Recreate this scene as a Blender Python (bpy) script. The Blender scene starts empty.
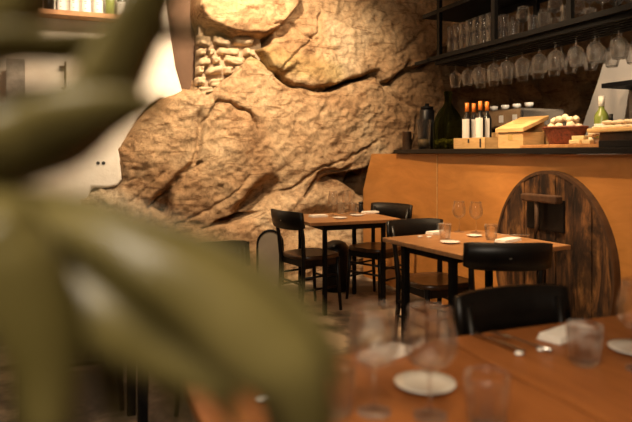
import bpy, bmesh, math, random
from mathutils import Vector, Matrix, noise
R = math.radians
random.seed(7)
scn = bpy.context.scene
COL = scn.collection

# ------------------------------------------------------------------ survey of the place
# room axes: X across the room towards the bar, Y along the bar into the depth, Z up
F, CX, HY, H = 600.0, 316.0, 153.0, 1.30
YAW = R(21.6); CC, SS = math.cos(YAW), math.sin(YAW)
def dirs(px):
    k = (px - CX) / F
    return k*CC + SS, CC - k*SS
def at_d(px, py, d):
    a, b = dirs(px); return Vector((a*d, b*d, H - (py-HY)/F*d))
def at_z(px, py, z): return at_d(px, py, F*(H-z)/(py-HY))
def at_X(px, py, X): return at_d(px, py, X/dirs(px)[0])
def at_Y(px, py, Y): return at_d(px, py, Y/dirs(px)[1])
def to_px(X, Y, Z):
    xc = X*CC - Y*SS; d = X*SS + Y*CC
    return CX + F*xc/d, HY + F*(H-Z)/d

# ------------------------------------------------------------------ materials
def newmat(name):
    m = bpy.data.materials.new(name); m.use_nodes = True
    nt = m.node_tree; b = nt.nodes['Principled BSDF']
    return m, nt, b
def ramp(nt, stops):
    r = nt.nodes.new('ShaderNodeValToRGB'); e = r.color_ramp.elements
    while len(e) < len(stops): e.new(0.5)
    for i, (p, c) in enumerate(stops):
        e[i].position = p; e[i].color = (*c, 1)
    return r
def coords(nt, scale=(1,1,1), rot=(0,0,0)):
    t = nt.nodes.new('ShaderNodeTexCoord'); mp = nt.nodes.new('ShaderNodeMapping')
    mp.inputs['Scale'].default_value = scale; mp.inputs['Rotation'].default_value = rot
    nt.links.new(t.outputs['Object'], mp.inputs['Vector']); return mp.outputs['Vector']
def noise_n(nt, vec, scale, detail=4, rough=.55, dist=0):
    n = nt.nodes.new('ShaderNodeTexNoise')
    n.inputs['Scale'].default_value = scale; n.inputs['Detail'].default_value = detail
    n.inputs['Roughness'].default_value = rough; n.inputs['Distortion'].default_value = dist
    nt.links.new(vec, n.inputs['Vector']); return n.outputs['Fac']
def bump_n(nt, b, fac, strength=.3, dist=.01):
    n = nt.nodes.new('ShaderNodeBump'); n.inputs['Strength'].default_value = strength
    n.inputs['Distance'].default_value = dist
    nt.links.new(fac, n.inputs['Height']); nt.links.new(n.outputs['Normal'], b.inputs['Normal'])
def plain(name, c, rough=.5, metal=0, var=.12, scale=14, bump=0, spec=.5):
    m, nt, b = newmat(name)
    v = coords(nt); f = noise_n(nt, v, scale)
    lo = tuple(x*(1-var) for x in c); hi = tuple(min(1, x*(1+var)) for x in c)
    r = ramp(nt, [(.3, lo), (.7, hi)]); nt.links.new(f, r.inputs['Fac'])
    nt.links.new(r.outputs['Color'], b.inputs['Base Color'])
    b.inputs['Roughness'].default_value = rough; b.inputs['Metallic'].default_value = metal
    b.inputs['Specular IOR Level'].default_value = spec
    if bump: bump_n(nt, b, f, bump)
    return m
def wood(name, dark, light, scale=(1,1,1), s=6, rough=.4, stops=(.35,.65), bump=.08, dist=1.2):
    m, nt, b = newmat(name)
    v = coords(nt, scale)
    f = noise_n(nt, v, s, 6, .6, dist)
    r = ramp(nt, [(stops[0], dark), (stops[1], light)]); nt.links.new(f, r.inputs['Fac'])
    nt.links.new(r.outputs['Color'], b.inputs['Base Color'])
    b.inputs['Roughness'].default_value = rough
    bump_n(nt, b, f, bump, .004)
    return m
def glass(name, tint=(1,1,1), mixed=.64):
    # clear glass: refracting, rim highlights painted in white diffuse, partly letting light straight through
    m = bpy.data.materials.new(name); m.use_nodes = True; nt = m.node_tree
    for n in list(nt.nodes): nt.nodes.remove(n)
    N = nt.nodes.new; L = nt.links
    o = N('ShaderNodeOutputMaterial'); mx = N('ShaderNodeMixShader'); m2 = N('ShaderNodeMixShader')
    t = N('ShaderNodeBsdfTransparent'); g = N('ShaderNodeBsdfGlass'); d = N('ShaderNodeBsdfDiffuse')
    t.inputs['Color'].default_value = (*tint, 1); g.inputs['Color'].default_value = (*tint, 1)
    g.inputs['Roughness'].default_value = .01; g.inputs['IOR'].default_value = 1.45
    d.inputs['Color'].default_value = (.8*tint[0], .8*tint[1], .8*tint[2], 1)
    lw = N('ShaderNodeLayerWeight'); lw.inputs['Blend'].default_value = .2
    r = ramp(nt, [(0, (.003,)*3), (.55, (.012,)*3), (.84, (.34,)*3), (1, (1,)*3)])
    L.new(lw.outputs['Facing'], r.inputs['Fac']); L.new(r.outputs['Color'], m2.inputs['Fac'])
    mx.inputs['Fac'].default_value = 1-mixed
    L.new(t.outputs[0], mx.inputs[1]); L.new(g.outputs[0], mx.inputs[2])
    L.new(mx.outputs[0], m2.inputs[1]); L.new(d.outputs[0], m2.inputs[2])
    L.new(m2.outputs[0], o.inputs['Surface'])
    return m

M = {}
M['black'] = plain('black_lacquer', (.007,.005,.004), .36, var=.3, spec=.28)
M['blackmetal'] = plain('black_metal', (.0035,.003,.003), .6, var=.2, spec=.12)
M['seat'] = wood('dark_seat_wood', (.035,.014,.006), (.085,.036,.014), (6,1,1), 5, .32)
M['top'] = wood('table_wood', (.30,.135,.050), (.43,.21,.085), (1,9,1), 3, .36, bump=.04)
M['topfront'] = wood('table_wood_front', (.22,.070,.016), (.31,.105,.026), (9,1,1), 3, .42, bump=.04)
M['bar'] = wood('plywood_orange', (.50,.20,.045), (.62,.265,.066), (1,1.2,4), 2.2, .42, bump=.03, dist=.8)
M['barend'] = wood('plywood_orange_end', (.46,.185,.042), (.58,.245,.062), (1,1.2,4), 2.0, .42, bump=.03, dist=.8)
M['slab'] = plain('black_stone_counter', (.006,.005,.005), .35, spec=.25)
M['pale'] = wood('pale_pine', (.58,.34,.13), (.72,.46,.20), (2,2,10), 3, .55)
M['board'] = wood('board_wood', (.38,.16,.05), (.52,.25,.09), (2,8,2), 4, .5)
M['darkwood'] = wood('dark_brown_wood', (.05,.022,.01), (.09,.042,.018), (4,4,1), 4, .5)
M['white'] = plain('white_ceramic', (.82,.77,.70), .25, var=.02)
M['linen'] = plain('white_linen', (.80,.74,.66), .85, var=.05, scale=60, bump=.1)
M['paper'] = plain('white_paper', (.82,.78,.70), .7, var=.04)
M['steel'] = plain('brushed_steel', (.62,.60,.57), .25, 1, var=.08)
M['glass'] = glass('clear_glass')
M['glassr'] = glass('clear_glass_tumbler', (.98,.98,.98))
M['greenglass'] = glass('dark_green_glass', (.30,.34,.16))
M['winebottle'] = plain('dark_wine_glass', (.012,.010,.008), .08)
M['orange'] = plain('orange_foil', (.80,.22,.03), .4)
M['redfoil'] = plain('dark_red_print', (.35,.05,.03), .6)
M['ink'] = plain('black_ink', (.03,.025,.02), .7)
M['brass'] = plain('gold_print', (.5,.33,.1), .5)
M['basket'] = plain('red_brown_wicker', (.15,.035,.016), .55, var=.5, scale=60, bump=.6)
M['bread'] = plain('pale_bread', (.74,.58,.38), .8, var=.2, scale=20, bump=.3)
M['cheese'] = plain('pale_cheese', (.75,.55,.27), .55, var=.1)
M['cork'] = plain('wine_corks', (.62,.45,.24), .8, var=.3, scale=50)
M['greyplaster'] = plain('grey_plaster', (.30,.265,.23), .85, var=.06, scale=3, bump=.05)
M['tile'] = plain('white_panel', (.62,.60,.58), .5, var=.04)
M['iron'] = plain('rusty_iron', (.10,.055,.03), .6, .4, var=.3)
M['greywood'] = plain('weathered_grey_wood', (.34,.29,.23), .8, var=.25, scale=18, bump=.2)
M['cloth'] = plain('pale_grey_cloth', (.20,.155,.105), .9, var=.12, scale=6)
M['greenbottle'] = plain('green_bottle', (.20,.24,.05), .15, var=.05)
M['soil'] = plain('soil', (.04,.025,.015), .9, var=.4, bump=.5)
M['pot'] = plain('terracotta', (.35,.15,.08), .8)

def mat_plaster():
    m, nt, b = newmat('white_plaster'); v = coords(nt)
    f = noise_n(nt, v, 2.2, 6, .6); r = ramp(nt, [(.3, (.68,.58,.46)), (.62, (.80,.72,.60))])
    nt.links.new(f, r.inputs['Fac']); nt.links.new(r.outputs['Color'], b.inputs['Base Color'])
    b.inputs['Roughness'].default_value = .9
    bump_n(nt, b, noise_n(nt, v, 9, 6, .65), .35, .02); return m
M['plaster'] = mat_plaster()

def mat_rock():
    m, nt, b = newmat('sandstone_rock')
    v = coords(nt); L = nt.links
    f1 = noise_n(nt, v, 1.1, 6, .6, .4); f2 = noise_n(nt, coords(nt, (1,1,1), (0,R(38),0)), 8.5, 9, .72, .6)
    f3 = noise_n(nt, coords(nt, (.7,1,3.5), (0,R(35),0)), 4.5, 9, .72, .8)
    r1 = ramp(nt, [(.30, (.24,.135,.062)), (.46, (.37,.225,.115)), (.57, (.45,.305,.17)), (.72, (.55,.42,.27))])
    L.new(f1, r1.inputs['Fac'])
    r2 = ramp(nt, [(.36, (.36,.27,.18)), (.47, (.90,.85,.78)), (.58, (1.25,1.2,1.12))]); L.new(f2, r2.inputs['Fac'])
    mx = nt.nodes.new('ShaderNodeMix'); mx.data_type = 'RGBA'; mx.blend_type = 'MULTIPLY'
    mx.inputs['Factor'].default_value = .62
    L.new(r1.outputs['Color'], mx.inputs['A']); L.new(r2.outputs['Color'], mx.inputs['B'])
    r3 = ramp(nt, [(.38, (.40,.30,.22)), (.47, (1,1,1))]); L.new(f3, r3.inputs['Fac'])
    mx2 = nt.nodes.new('ShaderNodeMix'); mx2.data_type = 'RGBA'; mx2.blend_type = 'MULTIPLY'
    mx2.inputs['Factor'].default_value = .8
    L.new(mx.outputs['Result'], mx2.inputs['A']); L.new(r3.outputs['Color'], mx2.inputs['B'])
    f4 = noise_n(nt, v, 34, 8, .75); r4 = ramp(nt, [(.34, (.45,.38,.30)), (.50, (1,1,1)), (.66, (1.25,1.22,1.15))]); L.new(f4, r4.inputs['Fac'])
    mx4 = nt.nodes.new('ShaderNodeMix'); mx4.data_type = 'RGBA'; mx4.blend_type = 'MULTIPLY'; mx4.inputs['Factor'].default_value = .42
    L.new(mx2.outputs['Result'], mx4.inputs['A']); L.new(r4.outputs['Color'], mx4.inputs['B']); mx2 = mx4
    at = nt.nodes.new('ShaderNodeVertexColor'); at.layer_name = 'stone'
    mx3 = nt.nodes.new('ShaderNodeMix'); mx3.data_type = 'RGBA'; mx3.blend_type = 'MULTIPLY'
    mx3.inputs['Factor'].default_value = 1
    L.new(mx2.outputs['Result'], mx3.inputs['A']); L.new(at.outputs['Color'], mx3.inputs['B'])
    L.new(mx3.outputs['Result'], b.inputs['Base Color'])
    b.inputs['Roughness'].default_value = .88; b.inputs['Specular IOR Level'].default_value = .25
    n1 = nt.nodes.new('ShaderNodeBump'); n1.inputs['Strength'].default_value = .8; n1.inputs['Distance'].default_value = .03
    n2 = nt.nodes.new('ShaderNodeBump'); n2.inputs['Strength'].default_value = .9; n2.inputs['Distance'].default_value = .016
    L.new(f2, n1.inputs['Height']); L.new(noise_n(nt, v, 26, 8, .7), n2.inputs['Height'])
    L.new(n1.outputs['Normal'], n2.inputs['Normal']); L.new(n2.outputs['Normal'], b.inputs['Normal'])
    return m
M['rock'] = mat_rock()
M['stone'] = plain('pale_masonry_stone', (.44,.31,.18), .9, var=.35, scale=7, bump=.9)
M['mortar'] = plain('brown_mortar', (.36,.26,.165), .95, var=.25, scale=12, bump=.5)
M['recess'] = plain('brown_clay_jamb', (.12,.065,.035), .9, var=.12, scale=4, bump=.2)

def mat_floor():
    m, nt, b = newmat('lit_patch_concrete_floor'); v = coords(nt)
    f = noise_n(nt, v, 1.6, 7, .62, .3); r = ramp(nt, [(.42, (.026,.016,.009)), (.49, (.11,.075,.045)), (.56, (.36,.27,.18))])  # lit and shadowed floor patches put into the concrete colour by noise
    nt.links.new(f, r.inputs['Fac']); nt.links.new(r.outputs['Color'], b.inputs['Base Color'])
    b.inputs['Roughness'].default_value = .62; bump_n(nt, b, noise_n(nt, v, 14, 6), .2, .01); return m
M['floor'] = mat_floor()

def mat_barrel():
    m, nt, b = newmat('old_barrel_oak'); L = nt.links
    v = coords(nt, (1, 6, 1.1)); f = noise_n(nt, v, 1.7, 9, .72, .9)
    r = ramp(nt, [(.38, (.012,.006,.003)), (.47, (.065,.026,.009)), (.56, (.20,.085,.026)), (.70, (.42,.20,.065))])
    L.new(f, r.inputs['Fac'])
    f2 = noise_n(nt, coords(nt, (1,2.4,1.2)), 3.2, 5, .6, .3); r2 = ramp(nt, [(.42, (.10,.08,.06)), (.56, (1,1,1))]); L.new(f2, r2.inputs['Fac'])
    mx = nt.nodes.new('ShaderNodeMix'); mx.data_type = 'RGBA'; mx.blend_type = 'MULTIPLY'; mx.inputs['Factor'].default_value = .9
    L.new(r.outputs['Color'], mx.inputs['A']); L.new(r2.outputs['Color'], mx.inputs['B'])
    L.new(mx.outputs['Result'], b.inputs['Base Color']); b.inputs['Roughness'].default_value = .62
    bump_n(nt, b, f, .5, .01); return m
M['barrel'] = mat_barrel()

def mat_leaf():
    m, nt, b = newmat('olive_green_leaf'); L = nt.links
    f = noise_n(nt, coords(nt), 9, 3); r = ramp(nt, [(.3, (.075,.060,.014)), (.7, (.18,.145,.05))])
    L.new(f, r.inputs['Fac']); L.new(r.outputs['Color'], b.inputs['Base Color'])
    b.inputs['Roughness'].default_value = .33; b.inputs['Specular IOR Level'].default_value = .5
    tr = nt.nodes.new('ShaderNodeBsdfTranslucent'); tr.inputs['Color'].default_value = (.22,.18,.03,1)
    mx = nt.nodes.new('ShaderNodeMixShader'); mx.inputs['Fac'].default_value = .25
    L.new(b.outputs[0], mx.inputs[1]); L.new(tr.outputs[0], mx.inputs[2])
    L.new(mx.outputs[0], nt.nodes['Material Output'].inputs['Surface']); return m
M['leaf'] = mat_leaf()

# ------------------------------------------------------------------ mesh builder
class MB:
    def __init__(s): s.v = []; s.f = []; s.sm = []
    def add(s, vs, fs, smooth=False):
        o = len(s.v); s.v += [Vector(x) for x in vs]
        for f in fs: s.f.append([o+i for i in f]); s.sm.append(smooth)
        return s
    def box(s, c, d, rz=0, mtx=None):
        x, y, z = d[0]/2, d[1]/2, d[2]/2
        vs = [Vector((a*x, b*y, e*z)) for a in (-1,1) for b in (-1,1) for e in (-1,1)]
        m = Matrix.Rotation(rz, 3, 'Z') if mtx is None else mtx
        vs = [m @ v + Vector(c) for v in vs]
        return s.add(vs, [(0,1,3,2),(4,6,7,5),(0,4,5,1),(2,3,7,6),(0,2,6,4),(1,5,7,3)])
    def bx(s, x0, x1, y0, y1, z0, z1):
        return s.box(((x0+x1)/2,(y0+y1)/2,(z0+z1)/2), (x1-x0,y1-y0,z1-z0))
    def tube(s, pts, rad, n=10):
        pts = [Vector(p) for p in pts]
        if not isinstance(rad, (list, tuple)): rad = [rad]*len(pts)
        vs = []; prev = None
        for i, p in enumerate(pts):
            t = (pts[min(i+1, len(pts)-1)] - pts[max(i-1, 0)]).normalized()
            a = Vector((1,0,0)) if abs(t.x) < .9 else Vector((0,1,0))
            if prev is not None: a = prev
            u = (a - t*a.dot(t)).normalized(); w = t.cross(u); prev = u
            for k in range(n):
                an = 2*math.pi*k/n; vs.append(p + (u*math.cos(an)+w*math.sin(an))*rad[i])
        fs = []
        for i in range(len(pts)-1):
            for k in range(n): fs.append((i*n+k, i*n+(k+1)%n, (i+1)*n+(k+1)%n, (i+1)*n+k))
        s.add(vs, fs, True); m = len(pts)-1
        o = len(s.v)-len(vs)
        s.f.append([o+k for k in reversed(range(n))]); s.sm.append(False)
        s.f.append([o+m*n+k for k in range(n)]); s.sm.append(False)
        return s
    def lathe(s, prof, n=28, c=(0,0,0), wave=0, waves=0):
        vs = []; c = Vector(c)
        for (r, z) in prof:
            for k in range(n):
                an = 2*math.pi*k/n; rr = max(r, 1e-4)*(1+wave*math.cos(waves*an))
                vs.append(c + Vector((rr*math.cos(an), rr*math.sin(an), z)))
        fs = [(i*n+k, i*n+(k+1)%n, (i+1)*n+(k+1)%n, (i+1)*n+k) for i in range(len(prof)-1) for k in range(n)]
        return s.add(vs, fs, True)
    def prism(s, poly, axis, a0, a1):
        # poly in the two other axes, extruded along axis
        def mk(p, a):
            return {'x': (a, p[0], p[1]), 'y': (p[0], a, p[1]), 'z': (p[0], p[1], a)}[axis]
        n = len(poly)
        vs = [mk(p, a0) for p in poly] + [mk(p, a1) for p in poly]
        fs = [tuple(range(n)), tuple(reversed(range(n, 2*n)))] + [(i, n+i, n+(i+1)%n, (i+1)%n) for i in range(n)]
        return s.add(vs, fs)
    def blob(s, c, r, seed=0, amp=.2, n=8, freq=2.0):
        c = Vector(c); r = Vector(r) if not isinstance(r, (int, float)) else Vector((r, r, r))
        vs = []; m = n*2
        for i in range(n+1):
            th = math.pi*i/n
            for k in range(m):
                ph = 2*math.pi*k/m
                d = Vector((math.sin(th)*math.cos(ph), math.sin(th)*math.sin(ph), math.cos(th)))
                a = 1 + amp*noise.noise(d*freq + Vector((seed*3.1, seed*1.7, seed)))
                vs.append(c + Vector((d.x*r.x, d.y*r.y, d.z*r.z))*a)
        fs = [(i*m+k, (i+1)*m+k, (i+1)*m+(k+1)%m, i*m+(k+1)%m) for i in range(n) for k in range(m)]
        return s.add(vs, fs, True)
    def rot(s, mtx, off=(0,0,0)):
        s.v = [mtx @ v + Vector(off) for v in s.v]; return s
    def build(s, name, mat, parent=None, loc=None, rz=0, bevel=0, seg=2):
        me = bpy.data.meshes.new(name)
        me.from_pydata([tuple(v) for v in s.v], [], s.f); me.validate()
        for p, f in zip(me.polygons, s.sm): p.use_smooth = f
        bm = bmesh.new(); bm.from_mesh(me)
        bmesh.ops.recalc_face_normals(bm, faces=bm.faces); bm.to_mesh(me); bm.free()
        me.materials.append(mat)
        o = bpy.data.objects.new(name, me); COL.objects.link(o)
        if parent: o.parent = parent
        if loc is not None: o.location = loc
        if rz: o.rotation_euler.z = rz
        if bevel:
            b = o.modifiers.new('bevel', 'BEVEL'); b.width = bevel; b.segments = seg; b.limit_method = 'ANGLE'; b.angle_limit = R(40)
        return o
def tag(o, label=None, cat=None, group=None, kind=None):
    if label: o['label'] = label
    if cat: o['category'] = cat
    if group: o['group'] = group
    elif 'group' in o.keys() and cat: del o['group']
    if kind: o['kind'] = kind
    return o
def empty(name, loc, rz=0):
    o = bpy.data.objects.new(name, None); COL.objects.link(o); o.empty_display_size = .1
    o.location = loc; o.rotation_euler.z = rz; return o
KIDS = {}
def dup(o, parent=None):
    c = o.copy(); COL.objects.link(c)
    if parent is not None: c.parent = parent
    for ch in list(o.children): dup(ch, c)
    return c
def struct(o, kind='structure'): o['kind'] = kind; return o

# ------------------------------------------------------------------ floor
mb = MB(); mb.bx(-4.2, 7.0, -1.0, 7.0, -.1, 0); struct(mb.build('floor', M['floor']))

# ------------------------------------------------------------------ rock wall (real relief, traced slab edges and cracks)
def seg_d(p, a, b):
    ax, ay = a; bx_, by_ = b; px, py = p
    dx, dy = bx_-ax, by_-ay; t = max(0, min(1, ((px-ax)*dx+(py-ay)*dy)/(dx*dx+dy*dy+1e-9)))
    return math.hypot(px-ax-t*dx, py-ay-t*dy)
def poly_in(p, poly):
    x, y = p; c = False; n = len(poly)
    for i in range(n):
        x1, y1 = poly[i]; x2, y2 = poly[i-1]
        if (y1 > y) != (y2 > y) and x < (x2-x1)*(y-y1)/(y2-y1)+x1: c = not c
    return c
def poly_sd(p, poly):
    d = min(seg_d(p, poly[i], poly[i-1]) for i in range(len(poly)))
    return d if poly_in(p, poly) else -d
def sstep(a, b, x):
    t = max(0, min(1, (x-a)/(b-a))); return t*t*(3-2*t)
# slabs: outline as seen on the wall, protrusion (m), tilt across and down per 100 units, edge softness
SLABS = [
    ([(197,-40),(300,-40),(292,8),(280,25),(262,36),(232,36),(208,28),(194,10)], .52, .0, -.05, 5),
    ([(300,-60),(470,-60),(470,30),(425,62),(405,66),(392,84),(380,85),(375,72),(335,84),(308,86),(290,78),(262,55),(275,30),(292,10)], .375, .0, .12, 3),
    ([(255,52),(275,44),(297,62),(278,72),(272,68)], .45, .0, .10, 3),
    ([(250,54),(292,82),(335,88),(376,76),(382,92),(420,110),(400,150),(368,165),(330,175),(300,196),(268,206),(235,212),(205,226),(160,228),(172,188),(198,160),(200,128),(206,95)], .45, -.02, .05, 3.5),
    ([(205,98),(232,104),(250,116),(262,140),(240,168),(205,185),(180,200),(172,190),(198,160)], .475, -.03, .05, 3),
    ([(185,88),(215,92),(200,120),(197,160),(172,186),(148,210),(122,190),(112,150),(138,115),(160,95)], .33, .28, .08, 12),
    ([(382,92),(405,70),(445,60),(460,150),(400,155),(420,110)], .34, .0, .05, 5),
    ([(150,212),(200,226),(232,222),(262,206),(306,188),(330,178),(352,186),(372,200),(372,330),(120,330)], .53, .0, .10, 5),
    ([(60,200),(120,188),(150,212),(150,330),(40,330)], .30, .15, .10, 12),
]
CRACKS = [
    ([(250,54),(270,68),(290,82),(312,87),(337,85),(362,77),(376,71),(380,84),(392,84),(400,72),(408,62)], 2.0, .16),
    ([(250,54),(228,74),(206,95)], 2.0, .07),
    ([(215,104),(228,104),(236,110),(246,113),(252,122),(254,132)], 1.3, .08),
    ([(215,104),(207,116),(200,128)], 1.2, .05),
    ([(148,210),(160,198),(172,188),(186,173),(199,161)], 1.6, .08),
    ([(278,72),(290,58),(305,45),(316,33),(320,12)], 1.2, .04),
    ([(272,25),(290,22),(300,35),(318,42)], 1.2, .05),
    ([(300,196),(310,182),(320,172),(345,168)], 1.8, .09),
    ([(235,212),(262,196),(290,186),(312,170),(340,160),(372,140)], 1.3, .04),
    ([(360,190),(366,170),(372,160)], 1.6, .10),
    ([(400,150),(408,120),(395,98)], 1.2, .05),
    ([(395,55),(410,42),(425,28)], 1.2, .04),
    ([(170,222),(205,210),(232,190),(246,176)], 1.2, .02),
    ([(130,205),(148,190),(165,172)], 1.4, .025),
]
HOLLOWS = [((256,194),24,10,-32,.22),((243,203),14,8,-30,.12),((322,183),13,9,-20,.17),((305,228),26,16,0,.14),
           ((340,222),20,14,0,.12),((140,180),10,16,10,.08),((365,175),5,12,10,.14),((283,30),6,6,0,.10),((345,270),30,34,0,.15)]
YB = 6.35
def rock_y(X, Z):
    px, py = to_px(X, 6.0, Z); p = (px, py)
    wob = (noise.noise(Vector((X*2.3, 1.3, Z*2.3)))*7, noise.noise(Vector((X*2.3, 7.7, Z*2.3)))*7)
    q = (px+wob[0], py+wob[1])
    off = .02 + .12*sstep(150, 300, py) + .10*sstep(300, 420, px)*sstep(120, 250, py)
    edge = 0
    for poly, pr, tx, ty, soft in SLABS:
        xs = [a[0] for a in poly]; ys = [a[1] for a in poly]
        if px < min(xs)-25 or px > max(xs)+25 or py < min(ys)-25 or py > max(ys)+25: continue
        sd = poly_sd(q, poly); w = sstep(-soft, soft*.6, sd)
        if w > 0:
            cx, cy = sum(xs)/len(xs), sum(ys)/len(ys)
            h = pr + tx*(px-cx)/100 + ty*(py-cy)/100 + .016*(1-math.exp(-max(sd, 0)/10.0))
            off = off*(1-w) + h*w
    for line, w, dep in CRACKS:
        xs = [a[0] for a in line]; ys = [a[1] for a in line]
        if px < min(xs)-12 or px > max(xs)+12 or py < min(ys)-12 or py > max(ys)+12: continue
        q2 = (px+wob[0]*.4+2.2*noise.noise(Vector((X*11, 2.2, Z*11))), py+wob[1]*.4+2.2*noise.noise(Vector((X*11, 8.2, Z*11))))
        d = min(seg_d(q2, line[i], line[i+1]) for i in range(len(line)-1))
        off -= dep*math.exp(-(d/(w*.8))**2) + dep*.16*math.exp(-(d/(w*3))**2)
    for (hx, hy), rx, ry, an, dep in HOLLOWS:
        a = R(an); dx, dy = q[0]-hx, q[1]-hy
        u = (dx*math.cos(a)+dy*math.sin(a))/rx; v = (-dx*math.sin(a)+dy*math.cos(a))/ry
        r2 = u*u+v*v
        if r2 < 6: off -= dep*math.exp(-r2**1.5)
    # diagonal bedding and broken faces
    ca, sa = math.cos(R(36)), math.sin(R(36))
    su, sv = X*ca + Z*sa, -X*sa + Z*ca
    n1 = noise.fractal(Vector((su*1.1, 3.0, sv*2.6)), 1.0, 2.0, 5)
    n2 = 1-abs(noise.noise(Vector((su*2.2, 9.0, sv*6.5))))*2
    n3 = noise.fractal(Vector((X*7, 2.0, Z*7)), .9, 2.0, 4)
    rough = 1 + 1.3*sstep(170, 110, px)*sstep(140, 190, py) + .4*sstep(300, 360, px)
    n4 = 1-abs(noise.noise(Vector((su*4.5, 4.4, sv*9.0))))*2
    n5 = noise.fractal(Vector((X*16, 6.0, Z*16)), .8, 2.0, 3)
    off += .032*n1 + .008*n2 + .017*n3*rough + .005*n4 + .009*n5*rough
    # broken step terraces
    st = su*2.0 + noise.noise(Vector((X*1.7, 5, Z*1.7)))*1.2
    off += .010*(st - math.floor(st))**1.5
    if px < 215 and py < 150:      # pulls back behind the plaster and in the shadowed jamb
        b = 1 - sstep(-7, 5, min(poly_sd(p, [(186,87),(215,92),(215,200),(100,200),(112,150),(138,115),(160,95)]) if py > 60 else -20, 30))
        s2 = sstep(194, 198, px)
        off = off*(1-b*(1-s2)) + (-.12)*b*(1-s2)
    return YB - off
def stone_tint(X, Z):
    px, py = to_px(X, 6.0, Z)
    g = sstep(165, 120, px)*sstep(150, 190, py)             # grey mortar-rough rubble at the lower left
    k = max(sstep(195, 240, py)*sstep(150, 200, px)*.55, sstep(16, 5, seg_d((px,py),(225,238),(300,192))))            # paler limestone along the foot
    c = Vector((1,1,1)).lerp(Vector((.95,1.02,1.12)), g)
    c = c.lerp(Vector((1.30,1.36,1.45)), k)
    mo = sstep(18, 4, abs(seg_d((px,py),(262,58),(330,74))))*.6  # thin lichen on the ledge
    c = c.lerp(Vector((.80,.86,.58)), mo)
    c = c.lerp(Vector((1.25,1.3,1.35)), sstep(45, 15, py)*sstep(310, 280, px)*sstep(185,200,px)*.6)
    return c
nx, nz = 440, 275; X0, X1, Z0, Z1 = -1.3, 4.35, -.02, 3.5
vs = []; tints = []
for j in range(nz+1):
    Z = Z0 + (Z1-Z0)*j/nz
    for i in range(nx+1):
        X = X0 + (X1-X0)*i/nx; vs.append((X, rock_y(X, Z), Z)); tints.append(stone_tint(X, Z))
fs = [(j*(nx+1)+i, j*(nx+1)+i+1, (j+1)*(nx+1)+i+1, (j+1)*(nx+1)+i) for j in range(nz) for i in range(nx)]
def rockmesh(name, vs, fs, tints):
    mb = MB(); mb.add(vs, fs, True); o = mb.build(name, M['rock'])
    ca = o.data.color_attributes.new('stone', 'FLOAT_COLOR', 'POINT')
    for i, t in enumerate(tints): ca.data[i].color = (*t, 1)
    return struct(o)
rock = rockmesh('wall_back', vs, fs, tints)
# rock behind the bar, running on to the right
vs = []; fs = []; tints = []; nx2, nz2 = 90, 100
for j in range(nz2+1):
    Z = -.02 + 3.52*j/nz2
    for i in range(nx2+1):
        u = i/nx2; X = 4.30 + 2.6*u
        y = 6.05 - 1.0*u + .16*noise.fractal(Vector((X*2, 4, Z*2)), 1, 2, 5) + .10*(1-abs(noise.noise(Vector((X*2.6, 1, Z*3)))*2))
        if i == 0: y = rock_y(4.33, Z)
        vs.append((X, y, Z)); tints.append((.8,.75,.7))
fs = [(j*(nx2+1)+i, j*(nx2+1)+i+1, (j+1)*(nx2+1)+i+1, (j+1)*(nx2+1)+i) for j in range(nz2) for i in range(nx2)]
rockmesh('wall_back_bar', vs, fs, tints)

# plaster wall left of the rock, with its ragged edge
YP = 6.12
def wp(px, py, Y=YP): p = at_Y(px, py, Y); return (p.x, p.z)
edge_px = [(165,-60),(166,0),(170,30),(176,68),(183,92),(176,99),(160,99),(148,106),(138,118),(128,136),(120,150),(121,163),(122,180),(118,186),(108,188),(92,188),(88,198),(70,220),(40,245)]
edge = [wp(*e) for e in edge_px]
poly = edge + [(edge[-1][0]-.1, 0), (-4.2, 0), (-4.2, edge[0][1])]
mb = MB(); mb.prism(poly, 'y', YP, YP+.12)
pl = struct(mb.build('wall_left', M['plaster'], bevel=.03, seg=3))
for px in (98, 103.5):
    p = at_Y(px, 163, YP); mb = MB(); mb.tube([(p.x, YP-.006, p.z), (p.x, YP+.01, p.z)], .017, 10)
    mb.build('fixing_hole', M['ink'], pl)
# brown clay jamb beside the plaster
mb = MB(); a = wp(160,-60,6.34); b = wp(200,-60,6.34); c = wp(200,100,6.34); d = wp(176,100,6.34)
mb.prism([a, b, c, d], 'y', 6.30, 6.6); struct(mb.build('trim_1', M['recess']))
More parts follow.
